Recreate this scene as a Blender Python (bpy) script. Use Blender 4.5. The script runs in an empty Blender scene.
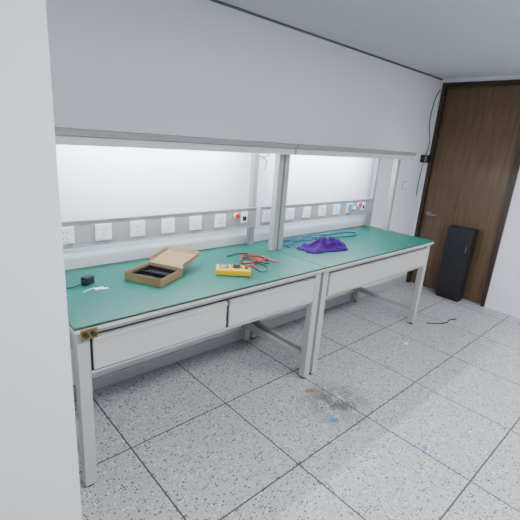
import bpy, bmesh, math, random
from mathutils import Vector, Matrix, noise
random.seed(4)
S = bpy.context.scene
COL = S.collection
CZ = 1.54

# ---------------------------------------------------------------- materials
def mat(name, col, rough=0.5, metal=0.0, var=0.04, scale=8.0, bump=0.0, bscale=200.0, emit=None, es=0.0, spec=0.5):
    m = bpy.data.materials.new(name); m.use_nodes = True
    nt = m.node_tree; N = nt.nodes; L = nt.links
    b = N['Principled BSDF']
    b.inputs['Specular IOR Level'].default_value = spec
    geo = N.new('ShaderNodeNewGeometry')
    nz = N.new('ShaderNodeTexNoise'); nz.inputs['Scale'].default_value = scale
    nz.inputs['Detail'].default_value = 4
    L.new(geo.outputs['Position'], nz.inputs['Vector'])
    mx = N.new('ShaderNodeMix'); mx.data_type = 'RGBA'
    c1 = [max(0, c*(1-var)) for c in col]+[1]; c2 = [min(1, c*(1+var)) for c in col]+[1]
    mx.inputs[6].default_value = c1; mx.inputs[7].default_value = c2
    L.new(nz.outputs['Fac'], mx.inputs[0])
    L.new(mx.outputs[2], b.inputs['Base Color'])
    b.inputs['Roughness'].default_value = rough
    b.inputs['Metallic'].default_value = metal
    if bump > 0:
        n2 = N.new('ShaderNodeTexNoise'); n2.inputs['Scale'].default_value = bscale
        L.new(geo.outputs['Position'], n2.inputs['Vector'])
        bp = N.new('ShaderNodeBump'); bp.inputs['Strength'].default_value = bump
        bp.inputs['Distance'].default_value = 0.002
        L.new(n2.outputs['Fac'], bp.inputs['Height']); L.new(bp.outputs['Normal'], b.inputs['Normal'])
    if emit:
        b.inputs['Emission Color'].default_value = list(emit)+[1]
        b.inputs['Emission Strength'].default_value = es
    return m

def floor_mat():
    m = bpy.data.materials.new('terrazzo_tile'); m.use_nodes = True
    nt = m.node_tree; N = nt.nodes; L = nt.links; b = N['Principled BSDF']
    geo = N.new('ShaderNodeNewGeometry')
    sep = N.new('ShaderNodeSeparateXYZ'); L.new(geo.outputs['Position'], sep.inputs[0])
    base = (0.535, 0.54, 0.55, 1)
    cur = None
    def mixc(fac, a, bcol):
        mx = N.new('ShaderNodeMix'); mx.data_type = 'RGBA'
        L.new(fac, mx.inputs[0])
        if isinstance(a, tuple): mx.inputs[6].default_value = a
        else: L.new(a, mx.inputs[6])
        mx.inputs[7].default_value = bcol
        return mx.outputs[2]
    big = N.new('ShaderNodeTexNoise'); big.inputs['Scale'].default_value = 3
    L.new(geo.outputs['Position'], big.inputs['Vector'])
    cur = mixc(big.outputs['Fac'], base, (0.47, 0.475, 0.485, 1))
    for sc, thr, size, col in ((72, 0.6, 0.42, (0.10, 0.105, 0.11, 1)), (125, 0.62, 0.42, (0.18, 0.185, 0.19, 1)),
                               (60, 0.75, 0.45, (0.68, 0.68, 0.69, 1)), (205, 0.68, 0.45, (0.12, 0.125, 0.13, 1))):
        v = N.new('ShaderNodeTexVoronoi'); v.inputs['Scale'].default_value = sc
        v.voronoi_dimensions = '2D'
        dn = N.new('ShaderNodeTexNoise'); dn.inputs['Scale'].default_value = sc*1.5
        L.new(geo.outputs['Position'], dn.inputs['Vector'])
        va = N.new('ShaderNodeVectorMath'); va.operation = 'SCALE'; va.inputs[3].default_value = 0.6/sc
        L.new(dn.outputs['Color'], va.inputs[0])
        vb = N.new('ShaderNodeVectorMath'); vb.operation = 'ADD'
        L.new(geo.outputs['Position'], vb.inputs[0]); L.new(va.outputs[0], vb.inputs[1])
        L.new(vb.outputs[0], v.inputs['Vector'])
        s2 = N.new('ShaderNodeSeparateXYZ'); L.new(v.outputs['Color'], s2.inputs[0])
        g = N.new('ShaderNodeMath'); g.operation = 'GREATER_THAN'; g.inputs[1].default_value = thr
        L.new(s2.outputs[0], g.inputs[0])
        sz = N.new('ShaderNodeMath'); sz.operation = 'MULTIPLY'; sz.inputs[1].default_value = size
        L.new(s2.outputs[1], sz.inputs[0])
        l = N.new('ShaderNodeMath'); l.operation = 'LESS_THAN'
        L.new(v.outputs['Distance'], l.inputs[0]); L.new(sz.outputs[0], l.inputs[1])
        mu = N.new('ShaderNodeMath'); mu.operation = 'MULTIPLY'
        L.new(g.outputs[0], mu.inputs[0]); L.new(l.outputs[0], mu.inputs[1])
        cur = mixc(mu.outputs[0], cur, col)
    # dirty smudge ground into the tiles
    vd = N.new('ShaderNodeVectorMath'); vd.operation = 'DISTANCE'; vd.inputs[1].default_value = (1.88, 1.20, 0)
    L.new(geo.outputs['Position'], vd.inputs[0])
    sn = N.new('ShaderNodeTexNoise'); sn.inputs['Scale'].default_value = 11; sn.inputs['Detail'].default_value = 6
    L.new(geo.outputs['Position'], sn.inputs['Vector'])
    mr = N.new('ShaderNodeMapRange'); mr.inputs[1].default_value = 0.08; mr.inputs[2].default_value = 0.27
    mr.inputs[3].default_value = 1.0; mr.inputs[4].default_value = 0.0
    L.new(vd.outputs['Value'], mr.inputs[0])
    m2 = N.new('ShaderNodeMapRange'); m2.inputs[1].default_value = 0.36; m2.inputs[2].default_value = 0.58
    m2.inputs[3].default_value = 0.0; m2.inputs[4].default_value = 0.9
    L.new(sn.outputs['Fac'], m2.inputs[0])
    mm_ = N.new('ShaderNodeMath'); mm_.operation = 'MULTIPLY'
    L.new(mr.outputs[0], mm_.inputs[0]); L.new(m2.outputs[0], mm_.inputs[1])
    cur = mixc(mm_.outputs[0], cur, (0.12, 0.14, 0.14, 1))
    outs = []
    for ax, off in ((0, 1.32), (1, 1.0)):
        a = N.new('ShaderNodeMath'); a.operation = 'ADD'; a.inputs[1].default_value = -off+0.3+60
        L.new(sep.outputs[ax], a.inputs[0])
        d = N.new('ShaderNodeMath'); d.operation = 'DIVIDE'; d.inputs[1].default_value = 0.6
        L.new(a.outputs[0], d.inputs[0])
        f = N.new('ShaderNodeMath'); f.operation = 'FRACT'; L.new(d.outputs[0], f.inputs[0])
        s = N.new('ShaderNodeMath'); s.operation = 'SUBTRACT'; s.inputs[1].default_value = 0.5
        L.new(f.outputs[0], s.inputs[0])
        ab = N.new('ShaderNodeMath'); ab.operation = 'ABSOLUTE'; L.new(s.outputs[0], ab.inputs[0])
        lt = N.new('ShaderNodeMath'); lt.operation = 'LESS_THAN'; lt.inputs[1].default_value = 0.0065
        L.new(ab.outputs[0], lt.inputs[0]); outs.append(lt.outputs[0])
    mxx = N.new('ShaderNodeMath'); mxx.operation = 'MAXIMUM'
    L.new(outs[0], mxx.inputs[0]); L.new(outs[1], mxx.inputs[1])
    cur = mixc(mxx.outputs[0], cur, (0.055, 0.057, 0.06, 1))
    L.new(cur, b.inputs['Base Color'])
    b.inputs['Roughness'].default_value = 0.42
    return m

def wood_mat():
    m = bpy.data.materials.new('walnut_veneer'); m.use_nodes = True
    nt = m.node_tree; N = nt.nodes; L = nt.links; b = N['Principled BSDF']
    geo = N.new('ShaderNodeNewGeometry')
    mp = N.new('ShaderNodeMapping'); mp.inputs['Scale'].default_value = (14, 14, 0.8)
    L.new(geo.outputs['Position'], mp.inputs['Vector'])
    nz = N.new('ShaderNodeTexNoise'); nz.inputs['Scale'].default_value = 3; nz.inputs['Detail'].default_value = 8
    L.new(mp.outputs[0], nz.inputs['Vector'])
    r = N.new('ShaderNodeValToRGB')
    r.color_ramp.elements[0].position = 0.3; r.color_ramp.elements[0].color = (0.085, 0.048, 0.023, 1)
    r.color_ramp.elements[1].position = 0.72; r.color_ramp.elements[1].color = (0.155, 0.093, 0.045, 1)
    L.new(nz.outputs['Fac'], r.inputs[0]); L.new(r.outputs[0], b.inputs['Base Color'])
    b.inputs['Roughness'].default_value = 0.5
    return m

M = {}
M['wall'] = mat('wall_paint', (0.84, 0.85, 0.885), 0.85, var=0.015, scale=2, bump=0.15, bscale=150)
M['ceil'] = mat('ceiling_paint', (0.64, 0.645, 0.655), 0.9, var=0.02, scale=2)
M['trim'] = mat('shadow_gap_metal', (0.12, 0.12, 0.13), 0.6)
M['base'] = mat('baseboard_paint', (0.50, 0.51, 0.53), 0.6)
M['floor'] = floor_mat()
M['wood'] = wood_mat()
M['dframe'] = mat('dark_door_frame', (0.035, 0.022, 0.015), 0.5, var=0.2, scale=30)
M['steel'] = mat('powder_coated_steel', (0.45, 0.45, 0.435), 0.42, var=0.02, scale=5)
M['shelf'] = mat('shelf_coated_steel', (0.56, 0.565, 0.56), 0.42, var=0.02, scale=5)
M['board'] = mat('shelf_board', (0.25, 0.26, 0.265), 0.55, var=0.03, scale=5)
M['post'] = mat('grey_coated_steel', (0.36, 0.37, 0.355), 0.45, var=0.02, scale=5)
M['steel2'] = mat('drawer_coated_steel', (0.50, 0.50, 0.485), 0.4, var=0.02, scale=5)
M['panel'] = mat('grey_panel', (0.34, 0.345, 0.34), 0.5, var=0.02)
M['edge'] = mat('worktop_edge', (0.56, 0.56, 0.54), 0.5)
M['black'] = mat('black_plastic', (0.012, 0.012, 0.014), 0.4)
M['darkgrey'] = mat('dark_grey_metal', (0.012, 0.012, 0.015), 0.5)
M['face'] = mat('dark_grey_plastic', (0.05, 0.05, 0.05), 0.4)
M['seam'] = mat('grey_plastic', (0.30, 0.31, 0.32), 0.4)
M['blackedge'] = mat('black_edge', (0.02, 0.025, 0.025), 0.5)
M['green'] = mat('green_rubber_mat', (0.007, 0.132, 0.092), 0.40, var=0.10, scale=5, bump=0.1, bscale=400, spec=0.4)
M['white'] = mat('white_plastic', (0.88, 0.89, 0.90), 0.35, var=0.01)
M['red'] = mat('red_plastic', (0.62, 0.02, 0.02), 0.35)
M['card'] = mat('corrugated_cardboard', (0.28, 0.18, 0.085), 0.85, var=0.10, scale=25)
M['cardin'] = mat('cardboard_inside', (0.31, 0.205, 0.10), 0.85, var=0.10, scale=25)
M['foam'] = mat('black_foam', (0.012, 0.012, 0.014), 0.95, bump=0.5, bscale=300, spec=0.2)
M['yellow'] = mat('yellow_plastic', (0.80, 0.46, 0.005), 0.45)
M['lcd'] = mat('grey_lcd', (0.26, 0.30, 0.24), 0.15)
M['purple'] = mat('purple_cloth', (0.055, 0.007, 0.155), 0.85, var=0.3, scale=30, bump=0.6, bscale=500, spec=0.2)
M['teal'] = mat('teal_cable', (0.015, 0.085, 0.17), 0.45)
M['brass'] = mat('brass', (0.30, 0.21, 0.075), 0.35, metal=0.9, var=0.15, scale=60)
M['chrome'] = mat('brushed_steel', (0.65, 0.65, 0.66), 0.25, metal=1.0)
M['darkmetal'] = mat('dark_brushed_steel', (0.30, 0.28, 0.26), 0.3, metal=1.0)
M['blue'] = mat('blue_plastic', (0.08, 0.30, 0.55), 0.45)
M['brown'] = mat('brown_scrap', (0.36, 0.21, 0.10), 0.8)
M['grey'] = mat('dust_grey', (0.14, 0.15, 0.15), 0.95, var=0.3, scale=80)
M['tube'] = mat('led_tube', (1, 1, 1), 0.5, emit=(0.79, 0.85, 1.0), es=260.0)
M['lampp'] = mat('led_panel', (1, 1, 1), 0.5, emit=(0.935, 0.96, 1.0), es=60.0)

# ---------------------------------------------------------------- helpers
def finish(name, me, mats, parent=None, bevel=0.0, smooth=False):
    for m in mats: me.materials.append(m)
    o = bpy.data.objects.new(name, me); COL.objects.link(o)
    if parent is not None: o.parent = parent
    if smooth:
        for p in me.polygons: p.use_smooth = True
    if bevel > 0:
        md = o.modifiers.new('bevel', 'BEVEL'); md.width = bevel; md.segments = 2
        md.limit_method = 'ANGLE'; md.angle_limit = 0.7
    return o

def bmbox(bm, a, b, mi=0, mtx=None):
    vs = []
    for x in (a[0], b[0]):
        for y in (a[1], b[1]):
            for z in (a[2], b[2]):
                v = Vector((x, y, z))
                if mtx is not None: v = mtx @ v
                vs.append(bm.verts.new(v))
    for f in ((0,1,3,2),(4,6,7,5),(0,4,5,1),(2,3,7,6),(0,2,6,4),(1,5,7,3)):
        fc = bm.faces.new([vs[i] for i in f]); fc.material_index = mi

def bmcyl(bm, c, r, h, axis='Z', mi=0, seg=24, r2=None, mtx=None):
    r2 = r if r2 is None else r2
    R = {'Z': Matrix.Identity(4), 'Y': Matrix.Rotation(math.radians(90), 4, 'X'), 'X': Matrix.Rotation(math.radians(90), 4, 'Y')}[axis]
    Mx = Matrix.Translation(c) @ R
    if mtx is not None: Mx = mtx @ Mx
    n0 = set(bm.faces)
    bmesh.ops.create_cone(bm, cap_ends=True, segments=seg, radius1=r, radius2=r2, depth=h, matrix=Mx)
    for f in bm.faces:
        if f not in n0: f.material_index = mi

def mesh_of(bm, name):
    bmesh.ops.recalc_face_normals(bm, faces=bm.faces[:])
    me = bpy.data.meshes.new(name); bm.to_mesh(me); bm.free(); return me

def part(name, boxes, mats, parent=None, bevel=0.0015):
    bm = bmesh.new()
    for bx in boxes:
        bmbox(bm, bx[0], bx[1], bx[2] if len(bx) > 2 else 0)
    if not isinstance(mats, (list, tuple)): mats = [mats]
    return finish(name, mesh_of(bm, name), mats, parent, bevel)

def catmull(pts, n=8):
    P = [Vector(p) for p in pts]; P = [P[0]*2-P[1]]+P+[P[-1]*2-P[-2]]
    out = []
    for i in range(1, len(P)-2):
        for k in range(n):
            t = k/n
            out.append(0.5*((2*P[i])+(-P[i-1]+P[i+1])*t+(2*P[i-1]-5*P[i]+4*P[i+1]-P[i+2])*t*t+(-P[i-1]+3*P[i]-3*P[i+1]+P[i+2])*t**3))
    out.append(P[-2]); return out

def bmtube(bm, pts, r, mi=0, n=8, seg=8):
    C = catmull(pts, n); rings = []
    zmin = min(p[2] for p in pts)
    for c in C: c.z = max(c.z, zmin)
    for i, p in enumerate(C):
        t = (C[min(i+1, len(C)-1)]-C[max(i-1, 0)]).normalized()
        a = t.cross(Vector((0, 0, 1)))
        if a.length < 0.05: a = t.cross(Vector((0, 1, 0)))
        a.normalize(); b = t.cross(a)
        rings.append([bm.verts.new(p+r*(math.cos(q)*a+math.sin(q)*b)) for q in [2*math.pi*k/seg for k in range(seg)]])
    for i in range(len(rings)-1):
        for k in range(seg):
            f = bm.faces.new((rings[i][k], rings[i][(k+1) % seg], rings[i+1][(k+1) % seg], rings[i+1][k]))
            f.material_index = mi; f.smooth = True
    for rr in (rings[0], rings[-1]):
        f = bm.faces.new(rr); f.material_index = mi

def tube(name, pts, r, m, parent=None):
    bm = bmesh.new(); bmtube(bm, pts, r)
    return finish(name, mesh_of(bm, name), [m], parent)

def empty(name, loc):
    e = bpy.data.objects.new(name, None); e.location = loc; e.empty_display_size = 0.1
    COL.objects.link(e); return e

def tag(o, label, cat, group=None):
    o['label'] = label; o['category'] = cat
    if group: o['group'] = group

def struct(o): o['kind'] = 'structure'; return o

# ---------------------------------------------------------------- room
YW = 2.18; XR = 4.52; HC = 2.285; XL = -1.6; YB = -3.2
struct(part('floor', [((XL-0.1, YB-0.1, -0.1), (XR+0.1, YW+0.1, 0))], M['floor'], bevel=0))
struct(part('ceiling', [((XL-0.1, YB-0.1, HC), (XR+0.1, YW+0.1, HC+0.1))], M['ceil'], bevel=0))
struct(part('wall_back', [((0.335, YW, 0), (XR+0.1, YW+0.1, HC))], M['wall'], bevel=0))
struct(part('wall_left', [((XL, 1.15, 0), (0.335, YW+0.1, HC))], M['wall'], bevel=0))
struct(part('wall_side', [((XL-0.1, YB, 0), (XL, YW+0.1, HC))], M['wall'], bevel=0))
struct(part('wall_front', [((XL, YB-0.1, 0), (XR+0.1, YB, HC))], M['wall'], bevel=0))
struct(part('wall_right', [((XR, YB, 0), (XR+0.1, 1.25, HC)), ((XR, 2.15, 0), (XR+0.1, YW, HC)),
                           ((XR, 1.25, 2.245), (XR+0.1, 2.15, HC))], M['wall'], bevel=0))
struct(part('trim_1', [((0.335, YW-0.012, HC-0.012), (XR, YW, HC))], M['trim'], bevel=0))
struct(part('baseboard_back', [((0.335, YW-0.012, 0), (XR, YW, 0.08))], M['base'], bevel=0.001))
d = struct(part('door_1', [((XR+0.03, 1.29, 0.008), (XR+0.07, 2.115, 2.205))], M['wood'], bevel=0.002))
part('door_frame', [((XR-0.015, 2.115, 0), (XR+0.1, 2.155, 2.245)), ((XR-0.015, 1.25, 0), (XR+0.1, 1.29, 2.245)),
                    ((XR-0.015, 1.29, 2.205), (XR+0.1, 2.115, 2.245))], M['dframe'], d, 0.002)
bm = bmesh.new()
bmcyl(bm, (XR+0.022, 2.05, 0.86), 0.026, 0.016, 'X')
bmcyl(bm, (XR-0.005, 2.05, 0.86), 0.009, 0.05, 'X')
bmbox(bm, (XR-0.035, 1.93, 0.851), (XR-0.02, 2.06, 0.869))
finish('handle', mesh_of(bm, 'handle'), [M['darkmetal']], d, 0.002)

def ceiling_lamp(x, y):
    o = part('ceiling_lamp', [((x-0.6, y-0.15, HC-0.03), (x+0.6, y+0.15, HC-0.001), 1), ((x-0.58, y-0.13, HC-0.034), (x+0.58, y+0.13, HC-0.029), 0)],
             [M['lampp'], M['white']])
    tag(o, 'white rectangular LED panel fixed to the ceiling', 'ceiling lamp', 'ceiling panel lamps')
ceiling_lamp(0.9, -0.1)
ceiling_lamp(3.0, -0.3)

# ---------------------------------------------------------------- workbench
YF = 1.46; ZT = 0.80; D = 0.70
def socket_mesh():
    bm = bmesh.new()
    bmbox(bm, (-0.043, -0.010, -0.043), (0.043, 0, 0.043), 0)
    bmbox(bm, (-0.034, -0.0115, -0.034), (0.034, -0.010, 0.034), 0)
    for dx in (-0.009, 0.009): bmbox(bm, (dx-0.0014, -0.0122, 0.010), (dx+0.0014, -0.0114, 0.020), 1)
    for dx, an in ((-0.011, 0.5), (0.011, -0.5)):
        Mx = Matrix.Translation((dx, 0, -0.016)) @ Matrix.Rotation(an, 4, 'Y')
        bmbox(bm, (-0.0014, -0.0122, -0.005), (0.0014, -0.0114, 0.005), 1, Mx)
    bmbox(bm, (-0.0014, -0.0122, -0.010), (0.0014, -0.0114, -0.001), 1)
    me = mesh_of(bm, 'socket'); me.materials.append(M['white']); me.materials.append(M['black'])
    return me
SOCK = socket_mesh()

def bench(x0, L, ndraw, label, shelf_over, xs, e, rear_x, px0):
    B = empty('workbench', (x0, YF, 0))
    tag(B, label, 'workbench', 'assembly workbenches')
    t = 0.05
    part('worktop', [((0, 0, ZT-0.026), (L, D, ZT-0.004), 0), ((-0.001, -0.0015, ZT-0.009), (L+0.001, D, ZT-0.003), 1)], [M['edge'], M['blackedge']], B, 0.001)
    part('mat', [((0.0, 0.002, ZT-0.003), (L, D-0.002, ZT))], M['green'], B, 0.001)
    lx = (0.012, L-0.012-t); ly = (0.02, D-t-0.01)
    for x in lx:
        for y in ly:
            part('leg', [((x, y, 0.02), (x+t, y+t, ZT-0.027)), ((x+0.012, y+0.012, 0.0), (x+t-0.012, y+t-0.012, 0.02), 1)], [M['steel'], M['black']], B, 0.003)
        part('side_rail', [((x+0.006, ly[0]+t, 0.125), (x+t-0.006, ly[1], 0.165))], M['steel'], B, 0.002)
        part('top_rail', [((x+0.006, ly[0]+t, ZT-0.075), (x+t-0.006, ly[1], ZT-0.028))], M['steel'], B, 0.002)
    part('rear_rail', [((lx[0]+t, ly[1]+0.006, ZT-0.075), (lx[1], ly[1]+t-0.006, ZT-0.028))], M['steel'], B, 0.002)
    xa, xb = lx[0]+t, lx[1]
    zt, zb = ZT-0.028, 0.582
    part('drawer_case', [((xa, 0.024, zt-0.022), (xb, 0.05, zt)), ((xa, 0.024, zb-0.012), (xb, 0.46, zb)), ((xa, 0.05, zb), (xa+0.003, 0.46, zt)),
                         ((xb-0.003, 0.05, zb), (xb, 0.46, zt)), ((xa, 0.457, zb), (xb, 0.46, zt))], M['steel'], B, 0.001)
    w = (xb-xa)/ndraw
    for i in range(ndraw):
        a = xa+i*w+0.010; b = xa+(i+1)*w-0.010
        dr = part('drawer', [((a, 0.014, zb+0.008), (b, 0.030, zt-0.034)), ((a+0.01, 0.03, zb+0.014), (b-0.01, 0.44, zt-0.05))], M['steel2'], B, 0.002)
        part('drawer_pull', [((a, 0.006, zt-0.042), (b, 0.0145, zt-0.034)), ((a, 0.006, zt-0.051), (b, 0.0085, zt-0.0421))], M['steel2'], dr, 0.001)
        if i < ndraw-1:
            part('drawer_divider', [((b+0.001, 0.031, zb), (b+0.019, 0.46, zt-0.028))], M['blackedge'], B, 0.0005)
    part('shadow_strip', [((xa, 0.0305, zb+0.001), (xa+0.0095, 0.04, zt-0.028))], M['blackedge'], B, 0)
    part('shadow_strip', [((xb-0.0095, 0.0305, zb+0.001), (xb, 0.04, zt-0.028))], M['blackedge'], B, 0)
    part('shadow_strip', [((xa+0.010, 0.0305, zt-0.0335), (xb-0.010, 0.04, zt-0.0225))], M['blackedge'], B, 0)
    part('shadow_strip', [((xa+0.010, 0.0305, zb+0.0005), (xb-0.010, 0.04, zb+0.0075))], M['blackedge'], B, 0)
    ZS = 1.457; ZB = 1.494
    for k, x in enumerate((0.004, L-0.048)):
        part('post', [((x, 0.44, ZT), (x+0.044, 0.484, ZS))], M['post'], B, 0.003)
        part('bracket', [((x+0.002, 0.378, ZS), (x+0.042, 0.685, ZB-0.0005))], M['post'], B, 0.002)
    for x in rear_x:
        part('rear_post', [((x, 0.645, ZT), (x+0.04, 0.685, ZB-0.0005))], M['post'], B, 0.003)
    sa, sb = shelf_over
    part('shelf_board', [((sa, 0.335, ZB), (L+sb, 0.705, ZB+0.028))], [M['board']], B, 0.002)
    part('shelf_rail', [((sa+0.002, 0.348, ZS), (L+sb-0.01, 0.366, ZB-0.0005))], [M['shelf']], B, 0.001)
    bm = bmesh.new()
    bmbox(bm, (0.12, 0.49, ZS+0.016), (L-0.16, 0.53, ZB-0.0005), 0)
    lm = finish('shelf_lamp', mesh_of(bm, 'shelf_lamp'), [M['white']], B, 0.001)
    bm = bmesh.new()
    bmcyl(bm, ((L-0.04)/2, 0.51, ZS+0.008), 0.007, L-0.32, 'X', 0, 16)
    finish('lamp_tube', mesh_of(bm, 'lamp_tube'), [M['tube']], lm)
    pz0, pz1 = 0.935, 1.075
    pn = part('socket_panel', [((px0, 0.628, pz0), (L-0.046, 0.644, pz1)), ((px0, 0.622, pz1-0.006), (L-0.046, 0.628, pz1)),
                               ((px0, 0.622, pz0), (L-0.046, 0.628, pz0+0.006))], M['panel'], B, 0.001)
    for x in xs:
        o = bpy.data.objects.new('socket', SOCK); COL.objects.link(o); o.parent = pn
        o.location = (x, 0.628, 1.005)
    bm = bmesh.new()
    bmcyl(bm, (e, 0.622, 1.028), 0.019, 0.012, 'Y', 1)
    bmcyl(bm, (e, 0.610, 1.028), 0.015, 0.02, 'Y', 0, r2=0.017)
    finish('emergency_button', mesh_of(bm, 'emergency_button'), [M['red'], M['white']], pn)
    bm = bmesh.new()
    bmbox(bm, (e+0.043, 0.618, 0.975), (e+0.097, 0.628, 1.05), 0)
    bmbox(bm, (e+0.055, 0.615, 0.99), (e+0.085, 0.619, 1.02), 1)
    finish('breaker_switch', mesh_of(bm, 'breaker_switch'), [M['white'], M['black']], pn, 0.001)
    return B

W1, W2 = 0.445, 1.958
b1 = bench(W1, 1.508, 2, 'grey steel workbench with green mat and two drawers', (0.0, 0.0), [0.175+0.193*i for i in range(6)], 1.275, (0.004, 1.508-0.078), 0.046)
b2 = bench(W2, 1.490, 1, 'grey steel workbench with green mat and one wide drawer', (0.0, 0.06), [0.052]+[0.292+0.193*i for i in range(5)], 1.205, (1.446,), 0.0)
bm = bmesh.new()
bmbox(bm, (0.02, -0.006, ZT-0.056), (0.085, -0.001, ZT-0.012), 0)
bmcyl(bm, (0.037, -0.012, ZT-0.034), 0.010, 0.014, 'Y', 1, 16)
bmcyl(bm, (0.067, -0.012, ZT-0.034), 0.010, 0.014, 'Y', 1, 16)
finish('grounding_plate', mesh_of(bm, 'grounding_plate'), [M['brass'], M['black']], b1, 0.001)

# ---------------------------------------------------------------- cardboard box
ang = math.radians(27)
box = empty('cardboard_box', (0.925, 1.675, ZT+0.0005)); box.rotation_euler = (0, 0, ang)
tag(box, 'open tan cardboard mailer box with black foam, lid folded back', 'cardboard box')
T = 0.003; U = 0.205; V = 0.215; Hh = 0.044
part('tray', [((0, 0, 0), (U, V, T)), ((0, 0, T), (T, V, Hh)), ((U-T, 0, T), (U, V, Hh)), ((T, 0, T), (U-T, T, Hh)), ((T, V-T, T), (U-T, V, Hh))],
     M['card'], box, 0.0008)
part('foam_insert', [((0.004, 0.004, T), (U-0.004, 0.02, 0.028)), ((0.004, V-0.02, T), (U-0.004, V-0.004, 0.028)),
                     ((0.004, 0.02, T), (0.018, V-0.02, 0.028)), ((U-0.018, 0.02, T), (U-0.004, V-0.02, 0.028)),
                     ((0.018, 0.02, T), (U-0.018, V-0.02, 0.010)), ((0.10, 0.02, 0.010), (0.112, V-0.02, 0.028))], M['foam'], box, 0.002)
bm = bmesh.new()
tilt = math.radians(-8)
Mx = Matrix.Translation((U, 0, Hh)) @ Matrix.Rotation(tilt, 4, 'Y')
LU = 0.185
bmbox(bm, (0.0, 0.0, -T), (LU, V, 0), 0, Mx)
bmbox(bm, (0.01, 0.0, 0), (LU, T, 0.022), 0, Mx)
bmbox(bm, (0.01, V-T, 0), (LU, V, 0.022), 0, Mx)
Mf = Mx @ Matrix.Translation((LU, 0, 0)) @ Matrix.Rotation(math.radians(-45), 4, 'Y')
bmbox(bm, (0, 0.006, -T), (0.026, V-0.006, 0), 0, Mf)
finish('lid', mesh_of(bm, 'lid'), [M['cardin']], box, 0.0008)

# ---------------------------------------------------------------- adapter
ad = empty('power_adapter', (0.655, 1.90, ZT+0.001)); ad.rotation_euler = (0, 0, 0.5)
tag(ad, 'small black plug-in power adapter lying on the green mat', 'power adapter')
part('adapter_body', [((-0.026, -0.02, 0.0), (0.026, 0.02, 0.038)), ((-0.034, -0.012, 0.012), (-0.026, 0.012, 0.026))], M['black'], ad, 0.004)
tube('cord', [(-0.03, 0, 0.018), (-0.06, 0.01, 0.006), (-0.10, 0.03, 0.004), (-0.13, 0.06, 0.004)], 0.0028, M['black'], ad)
o = part('paper_tag', [((0.655, 1.80, ZT), (0.70, 1.825, ZT+0.003)), ((0.685, 1.792, ZT), (0.715, 1.808, ZT+0.002))], M['white'], None, 0.0008)
tag(o, 'small white paper tag lying on the green mat', 'paper tag')
o = tube('wire', [(0.60, 1.80, ZT+0.002), (0.63, 1.82, ZT+0.002), (0.66, 1.83, ZT+0.002)], 0.0015, M['white'])
o.name = 'wire_scrap'; tag(o, 'short white wire scrap on the green mat', 'wire')

# ---------------------------------------------------------------- multimeter
MX0, MY0 = 1.378, 1.668
mm = empty('multimeter', (MX0, MY0, ZT+0.0005)); mm.rotation_euler = (0, 0, math.radians(-38))
tag(mm, 'yellow handheld multimeter with red and black tangled test leads', 'multimeter')
part('casing', [((-0.098, -0.052, 0.0), (0.098, 0.052, 0.034))], M['yellow'], mm, 0.006)
part('faceplate', [((-0.085, -0.036, 0.0335), (0.086, 0.036, 0.0365))], M['yellow'], mm, 0.002)
part('display', [((-0.080, -0.033, 0.0366), (-0.028, 0.033, 0.0385), 0), ((-0.073, -0.025, 0.0385), (-0.037, 0.025, 0.039), 1)], [M['black'], M['lcd']], mm, 0.001)
bm = bmesh.new()
bmcyl(bm, (0.018, 0, 0.0375), 0.032, 0.002, 'Z', 1, 28)
bmcyl(bm, (0.018, 0, 0.041), 0.018, 0.007, 'Z', 0, 28)
bmbox(bm, (0.0, -0.004, 0.044), (0.036, 0.004, 0.049), 0)
finish('dial', mesh_of(bm, 'dial'), [M['black'], M['face']], mm, 0.001)
for yy, mi in ((-0.022, 'black'), (0, 'red'), (0.022, 'black')):
    bm = bmesh.new(); bmcyl(bm, (0.070, yy, 0.039), 0.008, 0.006, 'Z', 0, 16)
    finish('input_jack', mesh_of(bm, 'input_jack'), [M[mi]], mm)
MI = (Matrix.Translation((MX0, MY0, ZT+0.0005)) @ Matrix.Rotation(math.radians(-38), 4, 'Z')).inverted()
def lead(pts, m, lab, dv):
    o = tube('test_lead', [tuple(MI @ Vector(p)) for p in pts], 0.0036, m, mm); o['label'] = lab
    bm = bmesh.new(); p = MI @ Vector(pts[-1]); dv = (MI.to_3x3() @ Vector(dv)).normalized(); p.z += 0.004
    q = dv.to_track_quat('Z', 'Y').to_matrix().to_4x4(); Mx = Matrix.Translation(p) @ q
    bmcyl(bm, (0, 0, 0.045), 0.006, 0.09, 'Z', 0, 14, 0.005, Mx)
    bmcyl(bm, (0, 0, 0.065), 0.007, 0.004, 'Z', 0, 14, None, Mx)
    bmcyl(bm, (0, 0, 0.10), 0.0012, 0.02, 'Z', 1, 8, None, Mx)
    finish('probe', mesh_of(bm, 'probe'), [m, M['chrome']], o)
z = ZT+0.0065
rw = [(1.433, 1.625, ZT+0.040), (1.46, 1.61, ZT+0.052), (1.50, 1.62, ZT+0.03), (1.55, 1.66, z), (1.58, 1.73, z), (1.66, 1.75, z+0.004), (1.68, 1.82, z), (1.60, 1.85, z), (1.54, 1.80, z), (1.60, 1.74, z+0.010), (1.70, 1.75, z+0.008), (1.74, 1.82, z), (1.70, 1.89, z), (1.62, 1.88, z+0.006), (1.64, 1.80, z+0.006), (1.72, 1.76, z)]
bw = [(1.420, 1.615, ZT+0.040), (1.445, 1.59, ZT+0.05), (1.50, 1.57, z+0.01), (1.58, 1.60, z), (1.62, 1.67, z), (1.58, 1.72, z+0.010), (1.53, 1.76, z), (1.58, 1.83, z+0.006), (1.67, 1.83, z+0.010), (1.72, 1.76, z), (1.67, 1.69, z), (1.60, 1.74, z+0.014), (1.64, 1.84, z+0.014), (1.70, 1.92, z), (1.62, 1.95, z)]
lead(rw, M['red'], 'red test lead', (0.3, -0.9, 0))
lead(bw, M['black'], 'black test lead', (-0.9, -0.3, 0))

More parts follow.
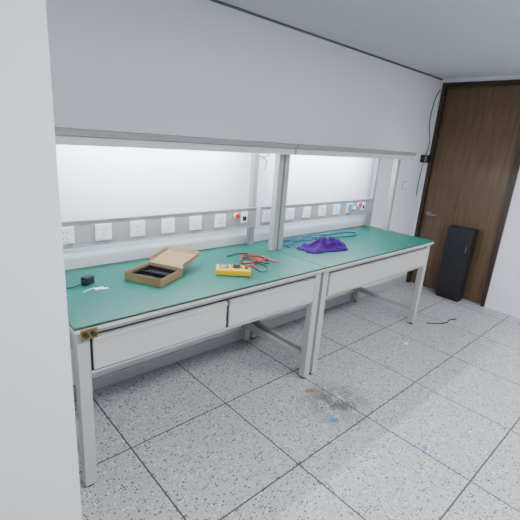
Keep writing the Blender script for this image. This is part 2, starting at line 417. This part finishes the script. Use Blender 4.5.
# ---------------------------------------------------------------- purple cloth
bm = bmesh.new()
nr, na = 34, 96; cx, cy = 2.315, 1.775
rings = []
for i in range(nr+1):
    r = i/nr; ring = []
    for k in range(na):
        a = 2*math.pi*k/na
        out = 1+0.30*noise.noise(Vector((math.cos(a)*1.6, math.sin(a)*1.6, 3.3)))+0.08*math.sin(5*a+1)+0.04*math.sin(11*a)
        x = 0.24*r*out*math.cos(a); y = 0.105*r*out*math.sin(a)
        prof = max(0, 1-r**3)
        fold = 1-abs(noise.noise(Vector((x*9+y*6+2, y*24-x*5, 1.0))))*2.2
        fold = max(0, fold)**2
        f2 = 1-abs(noise.noise(Vector((x*26+4, y*34, 5.0))))*2
        h = 0.005+prof*(0.014+0.040*fold+0.014*max(0, f2))*(1.2 if x > -0.03 else 0.85)
        ang2 = math.radians(-6)
        X = cx+x*math.cos(ang2)-y*math.sin(ang2); Y = cy+x*math.sin(ang2)+y*math.cos(ang2)
        ring.append(bm.verts.new((X, Y, ZT+0.0005+h)))
        if i == 0: break
    rings.append(ring)
low = [bm.verts.new((v.co.x, v.co.y, ZT+0.0005)) for v in rings[-1]]
for k in range(na): bm.faces.new((rings[0][0], rings[1][k], rings[1][(k+1) % na]))
for i in range(1, nr):
    for k in range(na): bm.faces.new((rings[i][k], rings[i+1][k], rings[i+1][(k+1) % na], rings[i][(k+1) % na]))
for k in range(na): bm.faces.new((rings[-1][k], low[k], low[(k+1) % na], rings[-1][(k+1) % na]))
bm.faces.new(low[::-1])
o = finish('cloth', mesh_of(bm, 'cloth'), [M['purple']], None, 0, True)
tag(o, 'crumpled dark purple cloth lying on the green mat', 'cloth')

z = ZT+0.006
o = tube('cable', [(2.08, 1.90, z), (2.10, 1.98, z), (2.18, 2.04, z), (2.30, 2.02, z), (2.40, 1.98, z), (2.55, 2.02, z), (2.75, 2.05, z), (2.92, 2.03, z), (3.0, 1.97, z),
                   (2.90, 1.91, z), (2.72, 1.93, z+0.002), (2.55, 1.96, z+0.006), (2.40, 2.055, z+0.010), (2.25, 1.98, z+0.010), (2.16, 1.94, z+0.006), (2.09, 1.99, z+0.012), (2.18, 2.065, z), (2.36, 2.06, z+0.012), (2.48, 1.97, z+0.012), (2.38, 1.92, z+0.004), (2.24, 1.95, z+0.014),
                   (2.20, 2.03, z+0.014), (2.5, 2.065, z+0.006), (2.8, 2.0, z+0.008)], 0.005, M['teal'])
tag(o, 'long dark teal cable looped loosely along the back of the bench', 'cable')

o = part('plug_adapter', [((2.985, 2.035, 0.985), (3.055, 2.073, 1.045), 0), ((2.998, 2.028, 1.0), (3.042, 2.036, 1.03), 1)], [M['blue'], M['white']], None, 0.004)
tag(o, 'blue and white plug adapter pushed into a wall socket panel', 'plug adapter')

o = tube('hanging_cable', [(1.86, 1.96, 1.490), (1.865, 1.965, 1.44), (1.85, 1.99, 1.425), (1.85, 2.03, 1.43), (1.94, 2.06, 1.40), (1.945, 2.075, 1.34)], 0.003, M['black'])
tag(o, 'short black cable hanging under the shelf by the post', 'cable')

# ---------------------------------------------------------------- wall devices
o = part('light_switch', [((4.067, YW-0.006, 1.13), (4.153, YW, 1.216), 1), ((4.072, YW-0.010, 1.135), (4.148, YW-0.006, 1.211), 0), ((4.08, YW-0.013, 1.143), (4.109, YW-0.010, 1.203), 0), ((4.111, YW-0.013, 1.143), (4.14, YW-0.010, 1.203), 0)], [M['white'], M['seam']], None, 0.001)
tag(o, 'white square light switch on the wall beside the door', 'light switch')
ac = part('access_reader', [((4.36, YW-0.045, 1.42), (4.49, YW, 1.50), 0), ((4.37, YW-0.048, 1.435), (4.42, YW-0.045, 1.485), 1)], [M['black'], M['lcd']], None, 0.004)
tag(ac, 'black access control box mounted on the wall by the door', 'access reader')
tube('cord', [(4.44, YW-0.02, 1.50), (4.44, YW-0.03, 1.65), (4.40, YW-0.01, 1.85), (4.43, YW-0.006, 2.05), (4.49, YW-0.006, 2.16), (4.515, YW-0.006, 2.18)], 0.004, M['black'], ac)
tube('cord', [(4.40, YW-0.02, 1.42), (4.395, YW-0.02, 1.33), (4.41, YW-0.006, 1.2), (4.41, YW-0.006, 1.05)], 0.004, M['black'], ac)

cb = part('cabinet', [((4.38, 1.47, 0.03), (4.50, 1.735, 0.80), 0), ((4.39, 1.48, 0), (4.50, 1.725, 0.03), 0)], [M['darkgrey']], None, 0.003)
tag(cb, 'low dark grey metal cabinet standing against the door', 'cabinet')
cd = part('cabinet_door', [((4.365, 1.475, 0.05), (4.3795, 1.73, 0.785))], M['darkgrey'], cb, 0.002)
part('knob', [((4.353, 1.50, 0.55), (4.365, 1.51, 0.62))], M['darkmetal'], cd, 0.001)

# ---------------------------------------------------------------- floor litter
def scrap(name, x, y, sx, sy, h, m, lab, rot):
    bm = bmesh.new()
    n = 9; top = []; bot = []
    for k in range(n):
        a = 2*math.pi*k/n; r = 0.75+0.25*random.random()
        px = sx*r*math.cos(a); py = sy*r*math.sin(a)
        X = x+px*math.cos(rot)-py*math.sin(rot); Y = y+px*math.sin(rot)+py*math.cos(rot)
        top.append(bm.verts.new((X, Y, h*(0.5+0.5*random.random())))); bot.append(bm.verts.new((X, Y, 0.0)))
    c = bm.verts.new((x, y, h))
    for k in range(n):
        bm.faces.new((top[k], top[(k+1) % n], c)); bm.faces.new((bot[k], bot[(k+1) % n], top[(k+1) % n], top[k]))
    bm.faces.new(bot[::-1])
    o = finish(name, mesh_of(bm, name), [m]); tag(o, lab, 'litter'); return o
scrap('cardboard_scrap', 1.84, 1.374, 0.045, 0.018, 0.01, M['brown'], 'small brown cardboard scrap on the terrazzo floor', -0.3)
scrap('plastic_scrap', 1.734, 1.10, 0.026, 0.015, 0.008, M['blue'], 'small light blue plastic scrap on the terrazzo floor', -0.5)
scrap('plastic_scrap', 1.952, 0.651, 0.022, 0.012, 0.006, M['blue'], 'small light blue plastic scrap on the terrazzo floor', 0.5)
scrap('paper_scrap', 3.0, 1.33, 0.03, 0.018, 0.006, M['white'], 'small white paper scrap on the floor near the bench', 0.2)
bm = bmesh.new()
for k in range(170):
    a = random.random()*6.28; r = random.gauss(0, 0.5)
    x = 1.87+0.18*r*math.cos(a)+random.uniform(-.05, .05); y = 1.19+0.14*r*math.sin(a)
    s = random.uniform(0.0008, 0.003); Mx = Matrix.Translation((x, y, 0)) @ Matrix.Rotation(random.random()*3, 4, 'Z')
    bmbox(bm, (-s*2, -s*0.8, 0), (s*2, s*0.8, s*0.6), 0, Mx)
o = finish('dust_pile', mesh_of(bm, 'dust_pile'), [M['grey']]); tag(o, 'scattered grey dust and wire clippings swept on the floor', 'dust'); o['kind'] = 'stuff'
o = tube('floor_cable', [(3.55, 1.42, 0.005), (3.62, 1.36, 0.005), (3.73, 1.31, 0.005), (3.82, 1.32, 0.005), (3.90, 1.29, 0.005)], 0.005, M['black'])
tag(o, 'black cable lying on the floor near the door', 'cable')

# ---------------------------------------------------------------- world
w = bpy.data.worlds.new('world'); S.world = w; w.use_nodes = True
w.node_tree.nodes['Background'].inputs[0].default_value = (0.6, 0.65, 0.75, 1)
w.node_tree.nodes['Background'].inputs[1].default_value = 0.3

# ---------------------------------------------------------------- camera
fw = Vector((0.655, 0.692, -0.287)).normalized()
rt = Vector((0.742, -0.673, 0.0736)); rt = (rt-fw*rt.dot(fw)).normalized()
up = rt.cross(fw)
cam = bpy.data.cameras.new('camera'); co = bpy.data.objects.new('camera', cam); COL.objects.link(co)
cam.sensor_width = 36; cam.lens = 36*402/520; cam.clip_start = 0.02
Mc = Matrix((rt, up, -fw)).transposed().to_4x4(); Mc.translation = (0, 0, CZ)
co.matrix_world = Mc
S.camera = co
